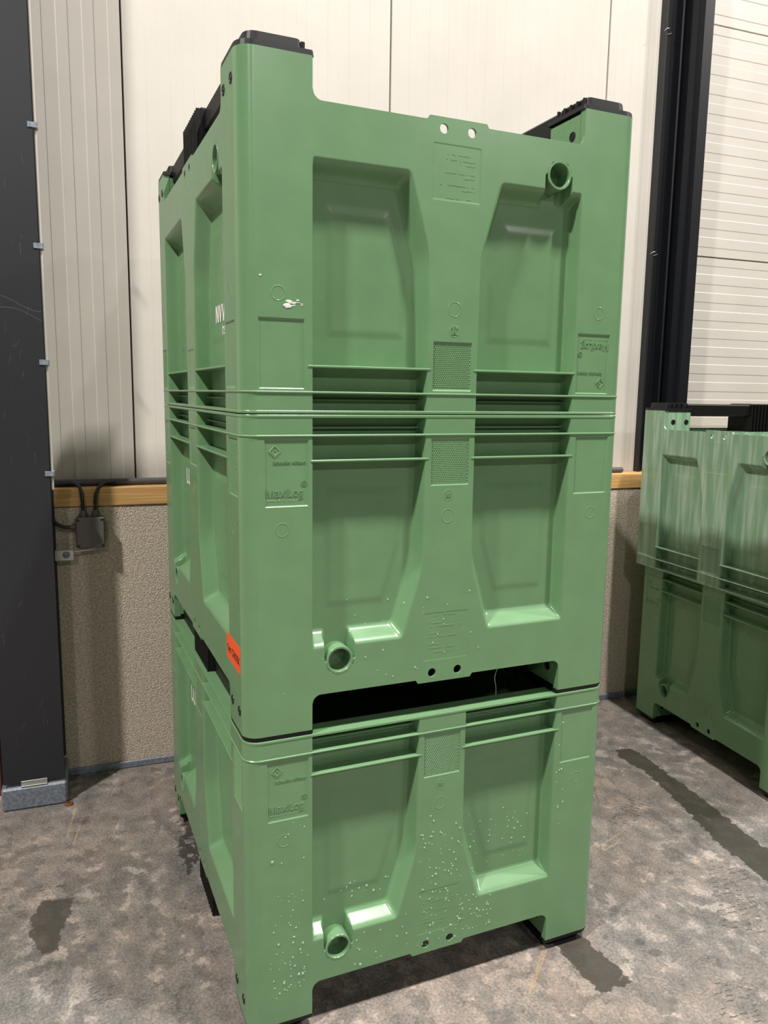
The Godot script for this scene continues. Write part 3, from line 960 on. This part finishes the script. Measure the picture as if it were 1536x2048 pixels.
func building() -> void:
	# rear wall: concrete plinth, timber rail, panels set back above it
	var root := Node3D.new()
	root.name = "wall_back"
	add_child(root)
	root.position = Vector3(0, 0, -1.56)
	root.rotation.y = -atan(WA)
	structure(root, "rear wall with white ribbed panels above a rough concrete plinth", "wall")
	wall_root = root
	var mb := MB.new()
	mb.box(Vector3(-16, 0.0, -0.25), Vector3(18, 1.094, 0.0), 0.004)
	put("plinth", mb.mesh(), M.plinth, root)
	mb = MB.new()
	mb.box(Vector3(-16, 0.9, -0.40), Vector3(18, 8.3, -0.182))
	put("backing", mb.mesh(), M.seam, root)
	var pm := ribbed_panel(1.0845, 6.72)
	for k in range(-5, 3):
		var w := 1.0845
		if k == 2: continue
		var o := put("panel", pm, M.panel, root)
		o.position = Vector3(-0.060 + k * w, 1.17, -0.11)
	var last := ribbed_panel(0.45, 6.72)
	put("panel", last, M.panel, root).position = Vector3(-0.060 + 2 * 1.0845, 1.17, -0.11)
	# panels laid lengthwise beyond the dark column
	var hp := ribbed_panel(1.092, 6.0)
	for k in 6:
		var o := put("panel", hp, M.panel, root)
		o.transform = Transform3D(Basis(Vector3(0, -1, 0), Vector3(1, 0, 0), Vector3(0, 0, 1)), Vector3(2.60, 1.172 + 1.092 * (k + 1), -0.11))
	mb = MB.new()
	mb.box(Vector3(-16, 7.9, -0.18), Vector3(18, 8.0, -0.11))
	mb.box(Vector3(-16, 1.17, -0.18), Vector3(-5.49, 7.9, -0.11))
	mb.box(Vector3(8.6, 1.17, -0.18), Vector3(18, 7.9, -0.11))
	put("upper_cladding", mb.mesh(), M.panel, root)

	# timber rail on top of the plinth
	mb = MB.new()
	var x0 := -5.8
	while x0 < 6.0:      # boards of 3 m with grain along the length
		mb.box(Vector3(x0 + 0.001, 1.097, -0.108), Vector3(x0 + 3.199, 1.170, 0.006), 0.003)
		x0 += 3.2
	var rail := put("trim_1", mb.mesh(), M.wood, self)
	rail.transform = root.transform
	structure(rail, "pale timber rail capping the concrete plinth", "rail")
	# galvanised strip along the foot of the wall
	mb = MB.new()
	mb.box(Vector3(-5, 0.0, 0.0), Vector3(6, 0.030, 0.012), 0.004)
	var strip := put("baseboard_back", mb.mesh(), M.zinc, self)
	strip.transform = root.transform
	structure(strip, "grey galvanised strip along the foot of the concrete wall", "baseboard")

	# floor with texture coordinates in metres
	mb = MB.new()
	var i := mb.v.size()
	for q in [[-16, -2.4], [-16, 24], [18, 24], [18, -2.4]]:
		mb.vert(Vector3(q[0], 0, q[1]), Vector3.UP, Vector2((q[0] - FX0) / FSX, (q[1] - FZ0) / FSZ))
	mb.tri(i, i + 1, i + 2); mb.tri(i, i + 2, i + 3)
	mb.quad(Vector3(-16, -0.2, 24), Vector3(-16, -0.2, -2.4), Vector3(18, -0.2, -2.4), Vector3(18, -0.2, 24))
	for q in [[-16, 24, 18, 24], [18, 24, 18, -2.4], [18, -2.4, -16, -2.4], [-16, -2.4, -16, 24]]:
		mb.quad(Vector3(q[0], -0.2, q[1]), Vector3(q[2], -0.2, q[3]), Vector3(q[2], 0, q[3]), Vector3(q[0], 0, q[1]))
	structure(put("floor", mb.mesh(), M.floor, self), "worn grey concrete floor with wet patches and tyre marks", "floor")
	# the rest of the hall, behind the camera
	mb = MB.new()
	mb.box(Vector3(-16.3, 0, -2.4), Vector3(-16, 8.2, 24))
	structure(put("wall_left", mb.mesh(), M.hall, self), "far side wall of the hall on the column side", "wall")
	mb = MB.new()
	mb.box(Vector3(18, 0, -2.4), Vector3(18.3, 8.2, 24))
	structure(put("wall_right", mb.mesh(), M.hall, self), "far side wall of the hall beyond the stack of two", "wall")
	mb = MB.new()
	mb.box(Vector3(-16.3, 0, 24), Vector3(18.3, 8.2, 24.3))
	structure(put("wall_front", mb.mesh(), M.hall, self), "front wall of the hall facing the crates", "wall")
	mb = MB.new()
	mb.box(Vector3(-16.3, 8.0, -2.9), Vector3(18.3, 8.3, 24.3))
	structure(put("ceiling", mb.mesh(), M.roof, self), "grey hall ceiling carrying the lamps", "ceiling")

func wl(x: float, y: float, z: float) -> Vector3:
	return wall_root.transform * Vector3(x, y, z)

func fittings() -> void:
	# left column on its grout block
	var c := thing("steel_column", "wide dark grey steel column with chalky scuffs on a grey footing", "column", Vector3(-0.476, 0, -1.47))
	c.rotation.y = -atan(WA)
	var mb := MB.new()
	# front face carries the scuff texture, the rest plain
	mb.quad(Vector3(-0.105, 0.10, 0.10), Vector3(0.105, 0.10, 0.10), Vector3(0.105, 4.2, 0.10), Vector3(-0.105, 4.2, 0.10))
	for k in 4: mb.uv[k] = [Vector2(0, 1), Vector2(0.82, 1), Vector2(0.82, 0), Vector2(0, 0)][k]
	put("front_flange", mb.mesh(), M.scuffed, c)
	mb = MB.new()
	mb.box(Vector3(-0.105, 0.10, 0.086), Vector3(0.105, 7.9, 0.0995), 0.003)
	mb.box(Vector3(-0.006, 0.10, -0.085), Vector3(0.006, 7.9, 0.088))
	mb.box(Vector3(-0.105, 0.10, -0.099), Vector3(0.105, 7.9, -0.085), 0.003)
	put("profile", mb.mesh(), M.navy, c)
	mb = MB.new()
	mb.box(Vector3(-0.112, 0.0, -0.10), Vector3(0.112, 0.088, 0.113), 0.007)
	put("footing", mb.mesh(), M.zinc, c)
	mb = MB.new()
	mb.box(Vector3(-0.045, 0.092, 0.1005), Vector3(0.045, 0.108, 0.104), 0.001)
	mb.box(Vector3(-0.045, 0.0885, 0.1005), Vector3(0.045, 0.092, 0.112), 0.001)
	put("metal_strip", mb.mesh(), M.steel, c)
	mb = MB.new()
	for y in [2.415, 2.027, 1.637, 1.248]:
		var k := MB.new()
		k.box(Vector3(0.090, y - 0.009, 0.1000), Vector3(0.120, y + 0.009, 0.1035), 0.001)
		k.box(Vector3(0.112, y - 0.011, 0.078), Vector3(0.122, y + 0.011, 0.102), 0.001)
		put("clip", k.mesh(), M.zinc, c)
	mb.tube([Vector3(0.113, 1.19, 0.086), Vector3(0.113, 6.0, 0.086)], 0.0045, 8)
	put("conduit", mb.mesh(), M.panel, c)

	# dark column between the two wall fields: folded section
	var d := Node3D.new()
	d.name = "steel_column"
	add_child(d, true)
	d.transform = wall_root.transform
	tag(d, "slim black grooved steel column between two fields of white wall panels", "column")
	mb = MB.new()
	var prof := [Vector2(2.392, -0.11), Vector2(2.392, -0.068), Vector2(2.400, -0.066), Vector2(2.402, -0.100), Vector2(2.468, -0.100), Vector2(2.470, -0.052), Vector2(2.478, -0.050), Vector2(2.482, -0.085), Vector2(2.505, -0.085), Vector2(2.508, -0.030), Vector2(2.552, -0.030), Vector2(2.556, 0.0), Vector2(2.610, 0.0), Vector2(2.610, -0.10)]
	for k in prof.size() - 1:
		var a: Vector2 = prof[k]
		var b: Vector2 = prof[k + 1]
		mb.quad(Vector3(a.x, 1.172, a.y), Vector3(b.x, 1.172, b.y), Vector3(b.x, 7.9, b.y), Vector3(a.x, 7.9, a.y))
	mb.box(Vector3(2.393, 1.172, -0.1095), Vector3(2.609, 7.9, -0.101))
	put("profile", mb.mesh(), M.dark_steel, d)
	for y in [3.26, 2.245]:
		mb = MB.new()
		mb.tube([Vector3(2.389, y, -0.075), Vector3(2.394, y + 0.008, -0.062), Vector3(2.408, y + 0.010, -0.064)], 0.0024, 6)
		mb.tube([Vector3(2.412, y - 0.006, -0.097), Vector3(2.445, y + 0.006, -0.094)], 0.0020, 6)
		put("wire_tie", mb.mesh(), M.steel, d)

	# pipe along the rail
	mb = MB.new()
	mb.tube([wl(-0.42, 1.1845, -0.055), wl(2.28, 1.1845, -0.055)], 0.0138, 14)
	var pipe := put("conduit_pipe", mb.mesh(), M.pipe, self)
	tag(pipe, "grey pipe running along the top of the timber rail", "pipe")
	# junction box with glands
	var j := thing("junction_box", "square grey-brown electrical junction box below the timber rail", "junction box", wl(-0.240, 1.003, 0.0))
	j.rotation.y = -atan(WA)
	mb = MB.new()
	mb.box(Vector3(-0.051, -0.058, 0.004), Vector3(0.051, 0.058, 0.062), 0.004)
	put("housing", mb.mesh(), M.box_grey, j)
	mb = MB.new()
	mb.box(Vector3(-0.052, -0.059, 0.044), Vector3(0.052, 0.059, 0.066), 0.004)
	var lid := put("lid", mb.mesh(), M.box_grey, j)
	for q in [[-0.043, 0.050], [0.043, 0.050], [-0.043, -0.050], [0.043, -0.050]]:
		mb = MB.new()
		mb.lathe([Vector2(0.0055, 0.0), Vector2(0.005, 0.0008), Vector2(0.0, 0.0008)], Transform3D(Basis(Vector3.RIGHT, PI / 2), Vector3(q[0], q[1], 0.066)), 12)
		put("screw", mb.mesh(), M.cable, lid)
	for q in [[-0.022, 0.0], [0.022, 0.0], [0.0, 0.019], [0.0, -0.019]]:
		mb = MB.new()
		mb.lathe([Vector2(0.0016, 0.0), Vector2(0.0, 0.0006)], Transform3D(Basis(Vector3.RIGHT, PI / 2), Vector3(q[0], q[1], 0.066)), 8)
		put("screw", mb.mesh(), M.cable, lid)
	for x in [-0.024, 0.020]:
		mb = MB.new()
		mb.lathe([Vector2(0.013, 0.0), Vector2(0.013, 0.016), Vector2(0.011, 0.018), Vector2(0.011, 0.026), Vector2(0.007, 0.028)], Transform3D(Basis.IDENTITY, Vector3(x, 0.056, 0.034)), 8)
		put("gland", mb.mesh(), M.box_grey, j)
	mb = MB.new()
	mb.lathe([Vector2(0.012, 0.0), Vector2(0.012, 0.014), Vector2(0.010, 0.016), Vector2(0.010, 0.022), Vector2(0.0065, 0.024)], Transform3D(Basis(Vector3.BACK, PI / 2), Vector3(-0.050, 0.02, 0.034)), 8)
	put("gland", mb.mesh(), M.box_grey, j)
	# cables
	var defs := [
		["black cable bending from the pipe down into the junction box, beside the column", [Vector3(-0.345, 1.1845, -0.028), Vector3(-0.30, 1.1845, -0.026), Vector3(-0.278, 1.180, -0.005), Vector3(-0.268, 1.160, 0.020), Vector3(-0.265, 1.13, 0.032), Vector3(-0.264, 1.086, 0.034)]],
		["black cable curving out of the junction box to the pipe, away from the column", [Vector3(-0.140, 1.186, -0.028), Vector3(-0.175, 1.184, -0.022), Vector3(-0.200, 1.174, 0.0), Vector3(-0.213, 1.152, 0.022), Vector3(-0.218, 1.125, 0.032), Vector3(-0.220, 1.086, 0.034)]],
		["black cable sagging from the junction box to the grey column", [Vector3(-0.312, 1.023, 0.034), Vector3(-0.335, 1.026, 0.034), Vector3(-0.360, 1.040, 0.036), Vector3(-0.375, 1.070, 0.040), Vector3(-0.380, 1.17, 0.05)]]]
	for q in defs:
		mb = MB.new()
		var cur := Curve3D.new()
		for p in q[1]: cur.add_point(wl(p.x, p.y, p.z))
		var pts := []
		for k in q[1].size() - 1:
			for e in 5:
				var s: float = k + e / 5.0
				var i0: int = clampi(k - 1, 0, q[1].size() - 1)
				var p0: Vector3 = q[1][i0]; var p1: Vector3 = q[1][k]; var p2: Vector3 = q[1][k + 1]; var p3: Vector3 = q[1][mini(k + 2, q[1].size() - 1)]
				var v: Vector3 = p1.cubic_interpolate(p2, p0, p3, e / 5.0)
				pts.append(wl(v.x, v.y, v.z))
		pts.append(wl(q[1][-1].x, q[1][-1].y, q[1][-1].z))
		mb.tube(pts, 0.0068, 10)
		tag(put("power_cable", mb.mesh(), M.cable, self), q[0], "cable", "cables at the junction box")
	# galvanised bracket with an eye hook
	var b := thing("wall_bracket", "small galvanised bracket with bolt and hook beside the junction box", "bracket", wl(-0.335, 0.920, 0.0))
	b.rotation.y = -atan(WA)
	mb = MB.new()
	mb.box(Vector3(-0.035, -0.020, 0.060), Vector3(0.032, 0.020, 0.065), 0.001)
	mb.box(Vector3(-0.035, -0.020, 0.0), Vector3(-0.031, 0.020, 0.062), 0.001)
	put("plate", mb.mesh(), M.steel, b)
	mb = MB.new()
	mb.lathe([Vector2(0.014, 0.0), Vector2(0.014, 0.002), Vector2(0.009, 0.002), Vector2(0.009, 0.008), Vector2(0.004, 0.009), Vector2(0.0, 0.006)], Transform3D(Basis(Vector3.RIGHT, PI / 2), Vector3(0.006, 0.002, 0.065)), 16)
	put("bolt", mb.mesh(), M.zinc, b)
	mb = MB.new()
	mb.tube([Vector3(0.03, 0.010, 0.050), Vector3(0.10, 0.016, 0.050)], 0.0035, 8)
	var eye := []
	for k in 13:
		var an := TAU * k / 12.0
		eye.append(Vector3(0.109 + 0.010 * cos(an), 0.018 + 0.005 * sin(an), 0.050 + 0.004 * sin(an)))
	mb.tube(eye, 0.003, 8)
	put("hook", mb.mesh(), M.steel, b)
	# rusty washer and grit at the column foot
	mb = MB.new()
	mb.lathe([Vector2(0.006, 0.001), Vector2(0.006, 0.008), Vector2(0.014, 0.006), Vector2(0.016, 0.0)], Transform3D(Basis.IDENTITY, Vector3(-0.366, 0.0, -1.338)), 14)
	tag(put("washer", mb.mesh(), M.rust, self), "small rusty washer on the floor by the column footing", "washer")
	# brown board in the corner behind the column
	mb = MB.new()
	mb.box(Vector3(-0.80, 0.0, -1.54), Vector3(-0.598, 0.56, -1.50), 0.004)
	tag(put("wooden_board", mb.mesh(), M.brown, self), "reddish brown board leaning on the plinth behind the grey column", "board")

func lamp(at: Vector3, energy: float, label: String) -> void:
	var o := thing("hall_lamp", label, "lamp", at, "lamps under the hall ceiling")
	var mb := MB.new()
	mb.box(Vector3(-0.14, 0.03, -0.24), Vector3(0.14, 0.13, 0.24), 0.02)
	mb.tube([Vector3(0, 0.12, -0.15), Vector3(0, 0.77, -0.15)], 0.012, 8)
	mb.tube([Vector3(0, 0.12, 0.15), Vector3(0, 0.77, 0.15)], 0.012, 8)
	put("housing", mb.mesh(), M.zinc, o)
	mb = MB.new()
	mb.box(Vector3(-0.11, 0.012, -0.20), Vector3(0.11, 0.03, 0.20))
	put("diffuser", mb.mesh(), M.lamp_glow, o)
	var l := AreaLight3D.new()
	l.name = "light"
	l.area_size = Vector2(0.22, 0.40)
	l.light_color = Color(1.0, 0.985, 0.965)
	l.light_energy = energy
	l.shadow_enabled = true
	l.area_range = 60.0
	l.rotation.x = -PI / 2
	o.add_child(l)

func _ready() -> void:
	# camera, found from the known crate size (1000 x 1200 mm)
	var cam := Camera3D.new()
	cam.name = "camera"
	cam.fov = rad_to_deg(2.0 * atan(1024.0 / 1556.634))
	cam.near = 0.02
	cam.far = 100.0
	cam.transform = Transform3D(Basis(Vector3.UP, -0.4070) * Basis(Vector3.RIGHT, -0.1500) * Basis(Vector3.BACK, 0.0143), Vector3(-0.3730, 1.5090 + PAD, 1.6335))
	add_child(cam)
	cam.current = true
	var we := WorldEnvironment.new()
	we.name = "environment"
	var env := Environment.new()
	env.background_mode = Environment.BG_COLOR
	env.background_color = Color(0, 0, 0)
	env.tonemap_mode = Environment.TONE_MAPPER_LINEAR
	env.tonemap_exposure = 1.0
	env.sdfgi_enabled = true
	env.ssao_enabled = true
	env.ssil_enabled = true
	we.environment = env
	add_child(we)
	make_materials()
	# lamps, placed from the shadows they cast in the photograph
	var rows := {-3.73: "row beside the grey column", 1.85: "row over the stack of three", 7.43: "row beyond the stack of two"}
	for x in rows:
		lamp(Vector3(x, 7.235, 1.56), 74.0 if x < 0.0 else 53.0, "rectangular hall lamp close to the rear wall in the " + rows[x])
		lamp(Vector3(x, 7.235, 10.9), 33.0, "rectangular hall lamp far from the rear wall in the " + rows[x])
	building()
	crates()
	fittings()
